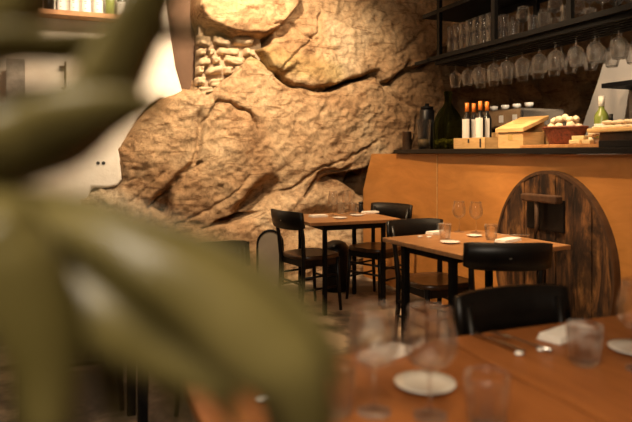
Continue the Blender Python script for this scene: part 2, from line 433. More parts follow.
# masonry infill under the overhanging boulder
stn = MB(); rnd = random.Random(11)
ROWS = [(32,7,[205,228,256]),(42,10,[198,210,232,256]),(52,8,[197,207,214,242,255]),(61,9,[197,212,221,247]),
        (71,11,[197,204,223,233,243]),(82,11,[196,206,225,234]),(91,8,[196,216,226])]
for py, hh, xs in ROWS:
    for a, b in zip(xs, xs[1:]):
        if py < 40 and a < 200: continue
        c = at_Y((a+b)/2, py+rnd.uniform(-1,1), 6.05); k = 6.0/F
        w, h = (b-a)*k*.50, hh*k*.50
        c.y = 6.10 - rnd.uniform(0, .05); sd = rnd.random()*50; sl = rnd.uniform(-.5,.5); h *= rnd.uniform(.8,1.15); w *= rnd.uniform(.85,1.05)
        n = 8; vs = []; fs = []
        for jj in range(n+1):
            for ii in range(n+1):
                u, v = -1+2*ii/n, -1+2*jj/n
                e = max(abs(u), abs(v)); 
                x = w*u*(1-.12*abs(v)**3); z = h*v*(1-.12*abs(u)**3) + sl*w*u*.5
                y = -.06*(1-e**6) + .022*noise.noise(Vector((u*1.5+sd, v*1.5, sd))) + .012*noise.noise(Vector((u*5+sd, v*5, sd)))
                nx_ = 1+.28*noise.noise(Vector((u*1.1+sd, sd, v*1.1))); vs.append((c.x+x*nx_, c.y+y*1.5+(.10 if e > .99 else 0), c.z+z*nx_))
        fs = [(jj*(n+1)+ii, jj*(n+1)+ii+1, (jj+1)*(n+1)+ii+1, (jj+1)*(n+1)+ii) for jj in range(n) for ii in range(n)]
        stn.add(vs, fs, True)
stn.build('masonry_stones', M['stone'], rock)
mb = MB(); q = [wp(*e, 6.24) for e in [(196,28),(255,28),(258,60),(215,96),(196,96)]]
mb.prism(q, 'y', 6.09, 6.5); mb.build('mortar_bed', M['mortar'], rock)

# side walls and ceiling
pw = [(4.62,1.30),(4.54,1.55),(4.36,1.95),(4.28,2.14),(4.1,2.22),(-1,2.22),(-1,0),(4.6,0)]
mb = MB(); mb.prism(pw, 'x', 4.62, 4.74); struct(mb.build('wall_right', M['greyplaster']))
mb = MB(); mb.bx(-4.2, 7, -1, 7, 3.5, 3.6); struct(mb.build('ceiling', M['plaster']))

# ------------------------------------------------------------------ bar
BX = 2.88
bar = empty('bar_counter', (BX, 3.4, 0))
tag(bar, 'long orange plywood bar with a black counter top and a barrel end set against it', 'bar')
def bl(mb): mb.v = [v - Vector((BX, 3.4, 0)) for v in mb.v]; return mb
mb = MB(); mb.prism([(1.0,0),(4.43,0),(4.43,1.292),(1.0,1.292)], 'x', BX, BX+.04); bl(mb).build('front_panel', M['bar'], bar)
mb = MB(); mb.prism([(4.434,0),(5.72,0),(5.72,.91),(5.55,1.292),(4.434,1.292)], 'x', BX, BX+.04)
for v in mb.v: v.x -= (v.y-4.434)*.06
bl(mb).build('end_panel', M['barend'], bar)
mb = MB(); mb.bx(BX-.08, 3.42, 1.0, 5.06, 1.295, 1.332); bl(mb).build('counter_top', M['slab'], bar, bevel=.004)
mb = MB(); mb.bx(3.30, 3.34, 1.0, 5.0, 0, 1.29); bl(mb).build('back_panel', M['darkwood'], bar)
mb = MB(); mb.bx(BX-.006, BX-.0005, 4.424, 4.434, .62, 1.29); bl(mb).build('seam_highlight', M['pale'], bar)  # pale strip painted in for the highlight at the panel gap
# back counter behind the bar
mb = MB(); mb.bx(3.95, 4.55, 2.0, 5.3, 0, .04+1.08); o = mb.build('back_counter', M['darkwood'], bevel=.005)
tag(o, 'low dark back counter behind the bar carrying the coffee machine', 'counter')

# barrel head
bc = at_X(557, 272, BX)
yc, zc, ry, rz = 3.07, .56, .508, .605
barrel = empty('barrel_head', (BX-.001, yc, 0))
tag(barrel, 'old dark oval wooden barrel end with iron barred hatch on the bar front', 'barrel')
def ell(y, k=1): return rz*k*math.sqrt(max(0, 1-(y/(ry*k))**2))
mb = MB(); nb = 7
for b in range(nb):
    y0 = -ry + 2*ry*b/nb + .003; y1 = -ry + 2*ry*(b+1)/nb - .003
    ys = [y0 + (y1-y0)*k/10 for k in range(11)]
    pl_ = [(y, max(-zc+.002, zc*0 - ell(y))) for y in ys] + [(y, ell(y)) for y in reversed(ys)]
    mb.prism([(y, z+zc) for y, z in pl_], 'x', -.045-.004*(b % 2), -.012)
mb.build('planks', M['barrel'], barrel)
mb = MB(); n = 64; vs = []
for k in range(n):
    a = 2*math.pi*k/n
    for (kk, xx) in ((1.0,-.05),(1.035,-.05),(1.035,0),(1.0,0)):
        vs.append((xx, ry*kk*math.cos(a), max(.002, zc + rz*kk*math.sin(a))))
mb.add(vs, [(4*k+j, 4*k+(j+1)%4, 4*((k+1)%n)+(j+1)%4, 4*((k+1)%n)+j) for k in range(n) for j in range(4)])
mb.build('stave_rim', M['darkwood'], barrel)
def by(px, py): p = at_X(px, py, BX-.05); return p.y-yc, p.z
y1, z1 = by(528, 226); y0, z0 = by(565, 207)
mb = MB(); mb.bx(-.062, -.043, y0, y1, z1-.01, z0+.04); mb.build('hatch', M['slab'], barrel, bevel=.006)
y1, z1 = by(526, 206); y0, z0 = by(566, 196)
mb = MB(); mb.bx(-.125, -.062, y0+.01, y1-.03, z0-.05, z0); mb.build('cross_bar', M['darkwood'], barrel, bevel=.01)
ym = (y0+y1)/2 + .02
mb = MB(); mb.tube([(-.10, ym, z0-.03), (-.10, ym, z0-.20), (-.09, ym+.03, z0-.30)], [.016,.013,.008], 8); mb.build('hatch_screw', M['iron'], barrel)

# ------------------------------------------------------------------ glass rack above the bar
rack = empty('glass_rack', (3.12, 3.0, 2.11))
tag(rack, 'black metal two-tier glass rack hanging above the bar', 'rack')
def rl(mb): mb.v = [v - Vector((3.12, 3.0, 2.11)) for v in mb.v]; return mb
RX0, RX1 = 2.9, 3.33
mb = MB(); mb.bx(RX0, RX1, 1.2, 4.62, 2.115, 2.15); mb.bx(RX0, RX0+.035, 4.6, 4.84, 2.112, 2.14); rl(mb).build('shelf_board', M['blackmetal'], rack)
mb = MB(); mb.bx(RX0, RX1, 1.2, 4.70, 2.515, 2.55); rl(mb).build('shelf_board', M['blackmetal'], rack)
for Y in (4.45, 3.71, 2.96, 2.2):
    for X in (RX0+.016, RX1-.016):
        mb = MB(); mb.bx(X-.016, X+.016, Y-.02, Y+.02, 2.15, 3.5); rl(mb).build('post', M['blackmetal'], rack)
mb = MB(); mb.bx(RX1-.02, RX1, 1.2, 4.62, 2.46, 2.515); rl(mb).build('back_rail', M['blackmetal'], rack)
RAILX = (2.98, 3.10, 3.22)
for rx in RAILX:
    for s in (-1, 1):
        mb = MB(); mb.box((rx+s*.0265, 2.975, 2.0815), (.033, 3.15, .007)); mb.box((rx+s*.0445, 2.975, 2.0965), (.005, 3.15, .037)); rl(mb).build('hanging_rail', M['blackmetal'], rack)

# ------------------------------------------------------------------ glassware
def wine_profile(h=.225, rb=.052, rr=.037, base=.037, stem=.095):
    bowl = h-stem
    p = [(0,.0),(base,.0),(base,.0025),(base*.5,.005),(.008,.010),(.0042,.020),(.0038,stem*.6),(.0042,stem-.01),(.010,stem)]
    for t, k in ((.05,.42),(.12,.68),(.22,.88),(.34,.985),(.44,1.0),(.58,.965),(.75,.88),(.9,.78),(1.0,None)):
        p.append((rb*k if k else rr, stem+bowl*t))
    q = [(r-.0012, z) for r, z in p[10:]][::-1]
    q[0] = (rr-.0004, h+.0006)
    return p + q + [(.008, stem+bowl*.055), (0, stem+bowl*.05)]
def tumbler_profile(h=.10, rt=.042, rb=.031):
    p = [(0,0),(rb*.8,0),(rb,.006)]
    for t in (.15,.35,.6,.85,1): p.append((rb+(rt-rb)*min(1, t*1.25)**.8, h*t))
    p += [(rt-.002,h),(rt-.003,h*.8),(rb-.002,h*.2),(rb-.004,.014),(0,.012)]
    return p
GL = {}
def make_wine(key, label, group, loc, up=True, **kw):
    nm = 'wine_glass' if up else 'hanging_wine_glass'
    if key not in GL:
        mb = MB(); mb.lathe(wine_profile(**kw), 26)
        mb2 = MB(); mb2.lathe([(r, -z) for r, z in wine_profile(**kw)], 26)
        GL[key] = (mb, mb2)
    if key+str(up) not in GL:
        o = GL[key][0 if up else 1].build(nm, M['glass']); GL[key+str(up)] = o
    else:
        o = GL[key+str(up)].copy(); COL.objects.link(o)
        for k in ('group',):
            if k in o.keys(): del o[k]
    o.location = loc; tag(o, label, 'glass', group); return o
def make_tumbler(key, label, group, loc, wave=0, **kw):
    key = 'tumbler_'+key
    if key not in GL:
        mb = MB(); mb.lathe(tumbler_profile(**kw), 28, wave=wave, waves=7); o = mb.build('tumbler', M['glassr']); GL[key] = o
    else:
        o = GL[key].copy(); COL.objects.link(o)
        if 'group' in o.keys(): del o['group']
    o.location = loc; tag(o, label, 'glass', group); return o
# hanging glasses
hl = 'clear stemmed wine glass hanging upside down under the black rack'
for r, (rx, step, off) in enumerate(zip(RAILX, (.165,.165,.17), (.17,.25,.20))):
    y = 4.48 - off
    while y > 1.85:
        make_wine('hang%d' % (r % 2), hl, 'wine glasses hanging under the rack', (rx, y+random.uniform(-.015,.015), 2.088), False,
                  h=.23 if r % 2 == 0 else .21, rb=.05 if r % 2 == 0 else .045, rr=.036)
        y -= step
# shelf tumblers: first bay two-high, then mixed stemware
for tier in (0, 1):
    for xr in (2.98, 3.10, 3.22):
        y = 4.36
        while y > 3.78:
            make_tumbler('shelf', 'clear straight tumbler in stacked rows at the left end of the rack shelf' , 'tumblers stacked on the rack shelf',
                         (xr, y, 2.151+tier*.118), h=.115, rt=.038, rb=.034); y -= .088
for xr in (3.0, 3.2):
    y = 3.60; k = 0
    while y > 3.02:
        if k % 3 == 1: make_wine('shelfw', 'clear stemmed glass standing on the rack shelf between upright posts', 'stemmed glasses on the rack shelf', (xr, y, 2.151), True, h=.21, rb=.048, rr=.038)
        else: make_tumbler('shelft', 'small clear tumbler among stemmed glasses on the rack shelf', 'loose tumblers on the rack shelf', (xr, y, 2.151), h=.12, rt=.040, rb=.034)
        y -= .105; k += 1
for xr in (2.995, 3.10, 3.215):
    y = 2.88
    while y > 1.95:
        make_wine('shelfw', 'clear stemmed glass standing on the rack shelf between upright posts', 'stemmed glasses on the rack shelf', (xr, y, 2.151), True) if abs(y-2.2) > .075 else None; y -= .10

# ------------------------------------------------------------------ things on the bar
CT = 1.333
def on_bar(px, X): a, b = dirs(px); d = X/a; return Vector((X, b*d, CT)), F/d
def hgt(py0, py1, ppm): return abs(py1-py0)/ppm
# metal tin
p, k = on_bar(407, 2.93); mb = MB(); h = 18/k
mb.lathe([(0,0),(.042,0),(.044,.004),(.044,h-.01),(.047,h-.008),(.047,h),(.041,h),(.041,.02),(0,.02)], 24)
tag(mb.build('metal_tin', M['iron'], loc=p), 'small dark open metal tin at the left end of the bar', 'tin')
# black canister behind, tall glass in front
p, k = on_bar(427, 3.08); h = 46/k; mb = MB()
can = empty('black_canister', p); tag(can, 'tall black canister behind the tall glass on the bar', 'canister')
mb.lathe([(0,0),(.066,0),(.07,.006),(.07,h*.85),(.066,h*.86),(0,h*.86)], 24); mb.build('body', M['slab'], can)
mb = MB(); mb.lathe([(.0,h*.86),(.06,h*.86),(.06,h*.93),(.02,h*.95),(.02,h),(0,h)], 24); mb.build('lid', M['blackmetal'], can)
p, k = on_bar(424, 2.92); h = 30/k; mb = MB()
tg = empty('tall_glass', p); tag(tg, 'tall clear glass pitcher on the bar beside the metal tin', 'glass')
mb.lathe([(0,0),(.052,0),(.056,.01),(.060,h*.6),(.063,h),(.060,h),(.056,h*.5),(.050,.02),(0,.02)], 26); mb.build('body', M['glassr'], tg)
mb = MB(); mb.lathe([(0,.022),(.048,.022),(.053,h*.33),(0,h*.33)], 22); mb.build('drink', plain('amber_drink', (.30,.20,.09), .1), tg)
# demijohn
p, k = on_bar(448, 3.02); mb = MB(); h = 58/k
dj = empty('demijohn', p); tag(dj, 'big dark green glass demijohn with corks inside on the bar', 'bottle')
prof = [(0,0),(.11,0),(.125,.012),(.128,h*.2),(.126,h*.42),(.112,h*.55),(.08,h*.66),(.045,h*.74),(.032,h*.80),(.030,h*.92),(.036,h*.93),(.036,h*.99),(.028,h)]
mb.lathe(prof, 32); mb.build('body', M['greenglass'], dj)
mb = MB(); rnd = random.Random(3)
for i in range(60):
    a = rnd.uniform(0, 6.28); rr = .105*math.sqrt(rnd.random()); c = Vector((rr*math.cos(a), rr*math.sin(a), .025+rnd.random()*.055))
    t = Vector((rnd.uniform(-1,1), rnd.uniform(-1,1), rnd.uniform(-.5,.5))).normalized()*.018
    mb.tube([c-t, c+t], .010, 6)
tag(mb.build('wine_corks', M['cork'], dj), kind='stuff')
# bottle crate and four bottles
crate_p, k = on_bar(479, 2.93)
cr = empty('bottle_crate', crate_p); tag(cr, 'low pale wooden crate holding four orange-capped wine bottles', 'crate')
L2 = .20; hh = .085
mb = MB(); mb.bx(-.10,-.088,-L2,L2,0,hh); mb.build('side_board', M['pale'], cr, bevel=.003)
mb = MB(); mb.bx(.088,.10,-L2,L2,0,hh); mb.build('side_board', M['pale'], cr, bevel=.003)
for s in (-1, 1):
    mb = MB(); mb.bx(-.087,.087,s*(L2-.012)-.006,s*(L2-.012)+.006,0,hh); mb.build('end_board', M['pale'], cr)
mb = MB(); mb.bx(-.087,.087,-L2+.02,L2-.02,.002,.012); mb.build('bottom_board', M['pale'], cr)
mb = MB(); mb.bx(-.103,-.1,-.16,-.142,.01,.075); mb.bx(-.103,-.1,-.012,.006,.045,.075); mb.build('clasp', M['ink'], cr)
def bottle(name, loc, cap, glassm, h=.315, r=.037, label_mat=None, lz=(.075,.19), rz=0):
    b = empty(name, loc, rz); mb = MB()
    mb.lathe([(0,0),(r*.9,0),(r,.006),(r,h*.60),(r*.85,h*.66),(r*.45,h*.74),(r*.38,h*.78),(r*.38,h*.97),(0,h*.97)], 24); mb.build('body', glassm, b)
    mb = MB(); mb.lathe([(0,h*.80),(r*.43,h*.80),(r*.43,h),(0,h)], 18); mb.build('cap', cap, b)
    if label_mat:
        lab = MB(); n = 18; vs = []
        for i in range(n+1):
            a = -R(115)+R(230)*i/n + math.pi
            for z in lz: vs.append(((r+.0012)*math.cos(a), (r+.0012)*math.sin(a), z))
        lab.add(vs, [(2*i, 2*i+2, 2*i+3, 2*i+1) for i in range(n)], True)
        l = lab.build('label', label_mat, b)
        mk = MB()
        for i, z in ((0, lz[1]-.03), (1, lz[1]-.045), (2, lz[0]+.03)):
            mk.box((-(r+.0018), 0, z), (.001, .022-.004*i, .004)); 
        mk.build('print', M['ink'], l)
    return b
names = ['first wine bottle from the left in the wooden crate, white label, orange cap', 'second wine bottle from the left in the wooden crate, white label, orange cap',
         'third wine bottle from the left in the wooden crate, white label, orange cap', 'rightmost wine bottle in the wooden crate, white label, orange cap']
for i, px in enumerate((467, 473.8, 480.3, 487)):
    q, kk = on_bar(px, 2.89 if i % 2 == 0 else 2.97)
    b = bottle('wine_bottle', (q.x, q.y, CT+.0125), M['orange'], M['winebottle'], .355, .036, M['paper'], (.065,.225), R(-32))
    tag(b, names[i], 'bottle', 'wine bottles in the crate')
# pine blocks beside the crate
p, k = on_bar(496.5, 3.10); mb = MB(); mb.box((0,0,.065), (.10,.17,.13)); tag(mb.build('pine_block', M['pale'], loc=p, bevel=.004), 'pale pine block standing behind the crate of bottles', 'block')
# wine box with sloping lid
p, k = on_bar(521, 2.99); wb = empty('wine_box', p, R(8))
tag(wb, 'pale wooden wine gift box with sloping lid in the middle of the bar', 'box')
mb = MB(); mb.bx(-.11,.11,-.115,.115,0,.115); mb.build('body', M['pale'], wb, bevel=.003)
mb = MB(); mb.prism([(-.125,.115),(.14,.21),(.14,.238),(-.125,.145)], 'y', -.13, .13); lid = mb.build('lid', M['pale'], wb, bevel=.003)
mb = MB(); mb.prism([(.10,.115),(.11,.115),(.11,.198),(.10,.194)], 'y', -.115, .115); mb.build('back_board', M['pale'], wb)
mt = Matrix.Rotation(-math.atan2(.09,.265), 3, 'Y'); mb = MB()
for i, (yy, ll) in enumerate(((-.03,.10),(.02,.14),(.05,.06))):
    mb.box((-.03+.035*i, yy*.5, .184+.0125*i), (.006, ll, .0012), mtx=mt)
mb.build('print', M['brass'], lid)
mb = MB(); mb.bx(-.113,-.11,-.02,.02,.06,.10); mb.build('latch', M['brass'], wb)
p, k = on_bar(541, 3.16); mb = MB(); mb.box((0,0,.085), (.03,.17,.17)); tag(mb.build('pine_plank', M['pale'], loc=p, bevel=.003), 'pale pine board standing behind the wine gift box', 'board')
# basket of bread
p, k = on_bar(565, 2.99); bk = empty('bread_basket', (p.x, p.y, CT+.0225)); tag(bk, 'red-brown wicker basket heaped with pale bread rolls on the bar', 'basket')
mb = MB(); mb.lathe([(0,0),(.105,0),(.115,.01),(.135,.06),(.155,.105),(.160,.112),(.152,.114),(.13,.06),(.10,.015),(0,.014)], 30, wave=.015, waves=15)
for v in mb.v: v.x *= .75
mb.build('body', M['basket'], bk)
mb = MB(); mb.tube([(.116*math.cos(a)*1.0, .158*math.sin(a), .112) for a in [2*math.pi*i/24 for i in range(25)]], .008, 6); mb.build('rim', M['basket'], bk)
rnd = random.Random(5)
for i in range(15):
    if i < 8: a, rx_, ry_, z = 2*math.pi*i/8+.2, .070, .104, .112+.006*(i % 3)
    elif i < 14: a, rx_, ry_, z = 2*math.pi*i/6, .050, .080, .159+.006*(i % 2)
    else: a, rx_, ry_, z = 0, 0, 0, .176
    mb = MB(); mb.blob((0,0,0), (.0225,.0275,.022), i, .42, 9, 2.6)
    o = mb.build('bread_roll', M['bread'], loc=(p.x+rx_*math.cos(a), p.y+ry_*math.sin(a), CT+.0225+z), rz=a)
    tag(o, 'pale bread roll heaped in the red-brown basket', 'bread', 'bread rolls in the basket')
# long board under basket, dark board at right
q0, _ = on_bar(527, 2.9); q1, _ = on_bar(606, 2.9)
mb = MB(); mb.bx(-.09,.20,q1.y,q0.y,0,.022); tag(mb.build('serving_board', M['board'], loc=(2.93,0,CT), bevel=.003), 'long reddish wooden board under the basket and wine box', 'board')
q2, _ = on_bar(650, 2.9)
mb = MB(); mb.bx(-.10,.20,q2.y,q1.y-.01,0,.040); tag(mb.build('slate_slab', M['slab'], loc=(2.93,0,CT), bevel=.003), 'black slab under the cheese board at the right of the bar', 'slab')
# cheese blocks
for i, (px, X, dz, lab) in enumerate(((577,2.87,0,'lower pale cheese block beside the bread basket'),(580,2.885,.026,'pale cheese block lying on top of another beside the basket'),(588,2.87,0,'small pale cheese block nearest the cutting board'))):
    q, _ = on_bar(px, X); mb = MB(); mb.box((0,0,.0125), (.05,.085 if i < 2 else .05,.025)); 
    tag(mb.build('cheese_block', M['cheese'], loc=(q.x,q.y,CT+.0225+dz), rz=R(8*i), bevel=.004), lab, 'cheese')
# cutting board with heaped slices
q, k = on_bar(632, 3.0); cb = MB(); cb.box((0,0,.0125), (.22,.46,.025)); zb = CT+.0405+.05
mbk = MB(); mbk.box((0,0,.025), (.14,.34,.05)); tag(mbk.build('board_riser', M['darkwood'], loc=(q.x,q.y,CT+.0405)), 'dark block under the cutting board at the right of the bar', 'block')
cbo = cb.build('cutting_board', M['pale'], loc=(q.x,q.y,zb), bevel=.006); tag(cbo, 'pale wooden cutting board with bread slices at the right of the bar', 'board')
rnd = random.Random(9)
for i in range(17):
    if i < 12: yy, xx, dz = -.19+.076*(i % 6), -.052+.095*(i//6), 0
    else: yy, xx, dz = -.15+.076*(i-12), -.01, .030
    mb = MB(); mb.blob((0,0,0), (.044,.035,.014), i+40, .3, 8, 2.4)
    tag(mb.build('bread_slice', M['bread'], loc=(q.x+xx, q.y+yy, zb+.0125+.018+dz), rz=rnd.uniform(-.2,.2)), 'pale bread slice heaped on the cutting board', 'bread', 'bread slices on the cutting board')
# crackers pile left of the board
for i in range(5):
    q3 = Vector((2.97+.078*i if i < 3 else 3.01+.078*(i-3), 2.866, 0)); mb = MB(); mb.blob((0,0,0), (.036,.029,.022), i+80, .3, 8, 2.4)
    tag(mb.build('cracker', M['bread'], loc=(q3.x, q3.y, CT+.0225+.021+(.042 if i > 2 else 0))), 'pale cracker piled between the basket and the cutting board', 'cracker', 'crackers piled on the bar')
# green bottle
q, k = on_bar(601.5, 3.22); b = bottle('green_bottle', q, M['paper'], M['greenbottle'], 52/k, .045, M['paper'], (.11,.16), R(-40)); tag(b, 'squat green glass bottle with white neck behind the cutting board', 'bottle')
q, k = on_bar(611, 3.34); b = bottle('oil_bottle', q, M['ink'], M['winebottle'], 34/k, .03); tag(b, 'small dark bottle behind the cutting board', 'bottle')
# coffee machine on the back counter
cmz = 1.12; cp = at_X(517, 130, 4.2); cm = empty('coffee_machine', (4.2, cp.y, cmz))
cm.scale.z = 1.4
tag(cm, 'steel espresso machine on the back counter behind the wine bottles', 'coffee machine')
mb = MB(); mb.bx(-.22,.25,-.40,.40,.06,.20); mb.build('body', M['steel'], cm, bevel=.02)
mb = MB(); mb.bx(-.28,.25,-.40,.40,.30,.44); mb.build('head', M['steel'], cm, bevel=.02)
mb = MB(); mb.bx(.0,.25,-.38,.38,.19,.31); mb.build('back_panel', M['blackmetal'], cm)
mb = MB(); mb.bx(-.27,.0,-.38,.38,.195,.21); mb.build('drip_tray', M['blackmetal'], cm)
for yy in (-.2, .12):
    mb = MB(); mb.lathe([(0,-.06),(.035,-.06),(.04,0),(0,0)], 18, (-.17,yy,.30)); mb.tube([(-.17,yy,.27),(-.36,yy,.255)], .013, 8); mb.build('portafilter', M['blackmetal'], cm)
mb = MB(); mb.tube([(-.2,.33,.32),(-.26,.34,.28),(-.27,.35,.20)], .007, 8); mb.build('steam_wand', M['steel'], cm)
for i in range(4):
    mb = MB(); mb.box((-.281,-.3+.2*i,.37), (.006,.06,.05)); mb.build('button_panel', M['white'], cm)
for s in (-.36,.36):
    for x in (-.18,.2):
        mb = MB(); mb.tube([(x,s,0),(x,s,.06)], .02, 10); mb.build('foot', M['blackmetal'], cm)
labs = ['white cup on the left end of the espresso machine','second white cup on top of the espresso machine','third white cup on top of the espresso machine','white cup on the right end of the espresso machine']
for i in range(4):
    mb = MB(); mb.lathe([(0,0),(.025,0),(.04,.03),(.042,.06),(.038,.06),(.035,.03),(0,.008)], 20); o = mb.build('cup', M['white'], loc=(4.13, cp.y+.28-.18*i, cmz+.44*1.4+.001)); tag(o, labs[i], 'cup')
gp = at_X(546, 125, 4.15); gr = empty('coffee_grinder', (4.2, gp.y-.15, cmz)); tag(gr, 'black coffee grinder with clear hopper right of the espresso machine', 'grinder')
mb = MB(); mb.bx(-.09,.12,-.08,.08,0,.32); mb.build('body', M['blackmetal'], gr, bevel=.02)
mb = MB(); mb.lathe([(.04,.32),(.085,.42),(.09,.50),(.08,.52),(0,.52)], 20); mb.build('hopper', M['glassr'], gr)
# wall shelf and panel at the far right
a = at_X(620, 87, 4.5); sh = MB(); sh.bx(-.22,.12,-.9,0,-.02,.02); tag(sh.build('wall_shelf', M['blackmetal'], loc=(4.50,a.y,a.z)), 'short black shelf on the grey wall at the right edge', 'shelf')
mb = MB(); mb.bx(-.02,0,-.9,0,-.44,0); struct(mb.build('trim_2', M['tile'], loc=(4.62,a.y-.01,a.z-.03)))
q, k = on_bar(602, 3.9)

# ------------------------------------------------------------------ chairs and tables
def make_chair():
    c = empty('bistro_chair', (0,0,0))
    out = []; n = 40
    for k in range(n):
        a = 2*math.pi*k/n; ca, sa = math.cos(a), math.sin(a); e = .62
        x = .205*math.copysign(abs(ca)**e, ca); y = .205*math.copysign(abs(sa)**e, sa)
        x *= 1 + .06*(y/.2); out.append((x, y))
    mb = MB(); vs = []; rings = [(0,.462),(.5,.461),(.8,.466),(.97,.472),(1,.466),(1,.446),(.96,.440),(0,.440)]
    for sc, z in rings:
        for (x, y) in out: vs.append((x*max(sc,.001), y*max(sc,.001), z))
    mb.add(vs, [(i*n+k, i*n+(k+1)%n, (i+1)*n+(k+1)%n, (i+1)*n+k) for i in range(len(rings)-1) for k in range(n)], True)
    mb.build('seat', M['seat'], c)
    mb = MB(); mb.bx(-.165,.165,.145,.163,.385,.44); mb.bx(-.165,.165,-.175,-.157,.385,.44); mb.bx(-.172,-.154,-.165,.155,.385,.44); mb.bx(.154,.172,-.165,.155,.385,.44)
    mb.build('seat_frame', M['black'], c)
    for s in (-1, 1):
        mb = MB(); mb.tube([(s*.183,.182,0),(s*.172,.165,.25),(s*.165,.158,.445)], [.013,.0165,.019], 10); mb.build('leg', M['black'], c)
        mb = MB(); mb.tube([(s*.180,-.215,0),(s*.168,-.185,.25),(s*.168,-.180,.45),(s*.180,-.195,.62),(s*.190,-.226,.80)], [.013,.017,.019,.017,.013], 10); mb.build('leg', M['black'], c)
    for s in (-1, 1):
        for z in (.20, .30):
            mb = MB(); mb.tube([(s*.174,.17,z),(s*.172,-.19,z)], .0095, 8); mb.build('stretcher', M['black'], c)
    for y, z in ((.168,.25),(.168,.33),(-.19,.25)):
        mb = MB(); mb.tube([(-.172,y,z),(.172,y,z)], .0095, 8); mb.build('stretcher', M['black'], c)
    mb = MB(); n = 20; vs = []; hb = .142
    for i in range(n+1):
        t = -1+2*i/n; x = .228*t; y = -.212 - .052*(1-t*t); rnd_ = .008*abs(t)**8
        for (dy, z) in ((.011,.692+rnd_*2),(-.011,.688+rnd_*2),(-.016,.76),(-.013,.836-rnd_),(.009,.836-rnd_),(.009,.76)):
            lean = -(z-.69)*.16; vs.append((x, y+dy+lean, z))
    m = 6
    mb.add(vs, [(i*m+k, i*m+(k+1)%m, (i+1)*m+(k+1)%m, (i+1)*m+k) for i in range(n) for k in range(m)] + [tuple(range(m)), tuple(n*m+k for k in reversed(range(m)))], True)
    o = mb.build('backrest', M['black'], c)
    mb = MB(); mb.tube([(0,-.285,.76),(0,-.291,.76)], .009, 12); mb.build('screw_cap', M['steel'], o)
    return c
chair0 = make_chair(); used = [False]
def chair(x, y, face, label):
    c = chair0 if not used[0] else dup(chair0); used[0] = True
    c.location = (x, y, 0); c.rotation_euler.z = face - math.pi/2     # chair faces +Y by default
    tag(c, label, 'chair', None); return c
def table(x0, x1, y0, y1, label, rz=0, mat='top', th=.028, inset=.05, leg=.04, iy=.03):
    cx, cy = (x0+x1)/2, (y0+y1)/2; w, d = x1-x0, y1-y0
    t = empty('dining_table', (cx, cy, 0), rz); tag(t, label, 'table')
    mb = MB(); mb.box((0,0,.75-th/2), (w,d,th)); mb.build('tabletop', M[mat], t, bevel=.004)
    xi, yi = w/2-inset-leg/2, d/2-iy-leg/2
    mb = MB()
    for s in (-1, 1):
        mb.box((0, s*yi, .75-th-.022), (2*xi, .025, .042)); mb.box((s*xi, 0, .75-th-.022), (.025, 2*yi, .042))
    mb.build('frame', M['blackmetal'], t)
    for sx in (-1, 1):
        for sy in (-1, 1):
            mb = MB(); mb.box((sx*xi, sy*yi, (.75-th-.001)/2), (leg, leg, .75-th-.001)); mb.build('leg', M['blackmetal'], t, bevel=.003)
    return t
T1 = table(1.69, 2.51, 4.40, 5.06, 'far wooden table with black legs standing against the rock wall', inset=.13, leg=.032)
T2 = table(1.88, 2.70, 2.73, 3.52, 'square wooden table with black legs in front of the barrel end', rz=R(6), inset=.04, iy=.15)
T3 = table(-.33, .385, 2.50, 3.16, 'wooden table on the left, half hidden behind the blurred leaves', inset=.12)
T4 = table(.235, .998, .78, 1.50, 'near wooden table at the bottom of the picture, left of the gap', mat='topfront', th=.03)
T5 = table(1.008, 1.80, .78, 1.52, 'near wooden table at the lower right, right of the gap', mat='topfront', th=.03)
chair(1.80, 4.68, R(14), 'black bistro chair at the left end of the far table')
chair(2.47, 4.79, R(205), 'black bistro chair at the far table, back to the orange bar end')
chair(2.19, 3.40, R(-88), 'black bistro chair on the far side of the square table')
chair(2.185, 2.765, R(66), 'black bistro chair with its back to the camera at the square table')
chair(1.37, 1.41, R(-90), 'blurred black bistro chair pushed in at the near right table')
chair(.67, 2.84, R(-78), 'black bistro chair at the right end of the left table')
chair(.03, 3.37, R(-92), 'black bistro chair on the far side of the left table')

# arched panel and dark tub by the rock foot
ap = empty('arched_panel', at_z(270, 285, 0), R(-12)); tag(ap, 'grey arched panel with thin dark rim leaning by the rock foot', 'panel')
w = .125; pts = [(-w, .0)] + [(-w*math.cos(a)*1.0, .40+.14*math.sin(a)) for a in [math.pi*i/16 for i in range(17)]] + [(w, .0)]
mb = MB(); mb.prism(pts, 'y', -.012, .012); mb.build('infill', M['cloth'], ap)
mb = MB(); mb.tube([(x, -.012, z) for x, z in pts], .011, 8); mb.build('rim', M['blackmetal'], ap)
tp = Vector((2.27, 5.22, 0)); tub = empty('black_tub', (tp.x, tp.y, 0)); tag(tub, 'round-topped black bin on the floor under the far table', 'bin')
mb = MB(); mb.lathe([(0,0),(.11,0),(.12,.02),(.13,.34),(.125,.36),(0,.36)], 24); mb.build('body', M['black'], tub)
mb = MB(); mb.lathe([(.13,.36),(.122,.41),(.09,.45),(.04,.47),(0,.472)], 24); mb.build('lid', M['black'], tub)

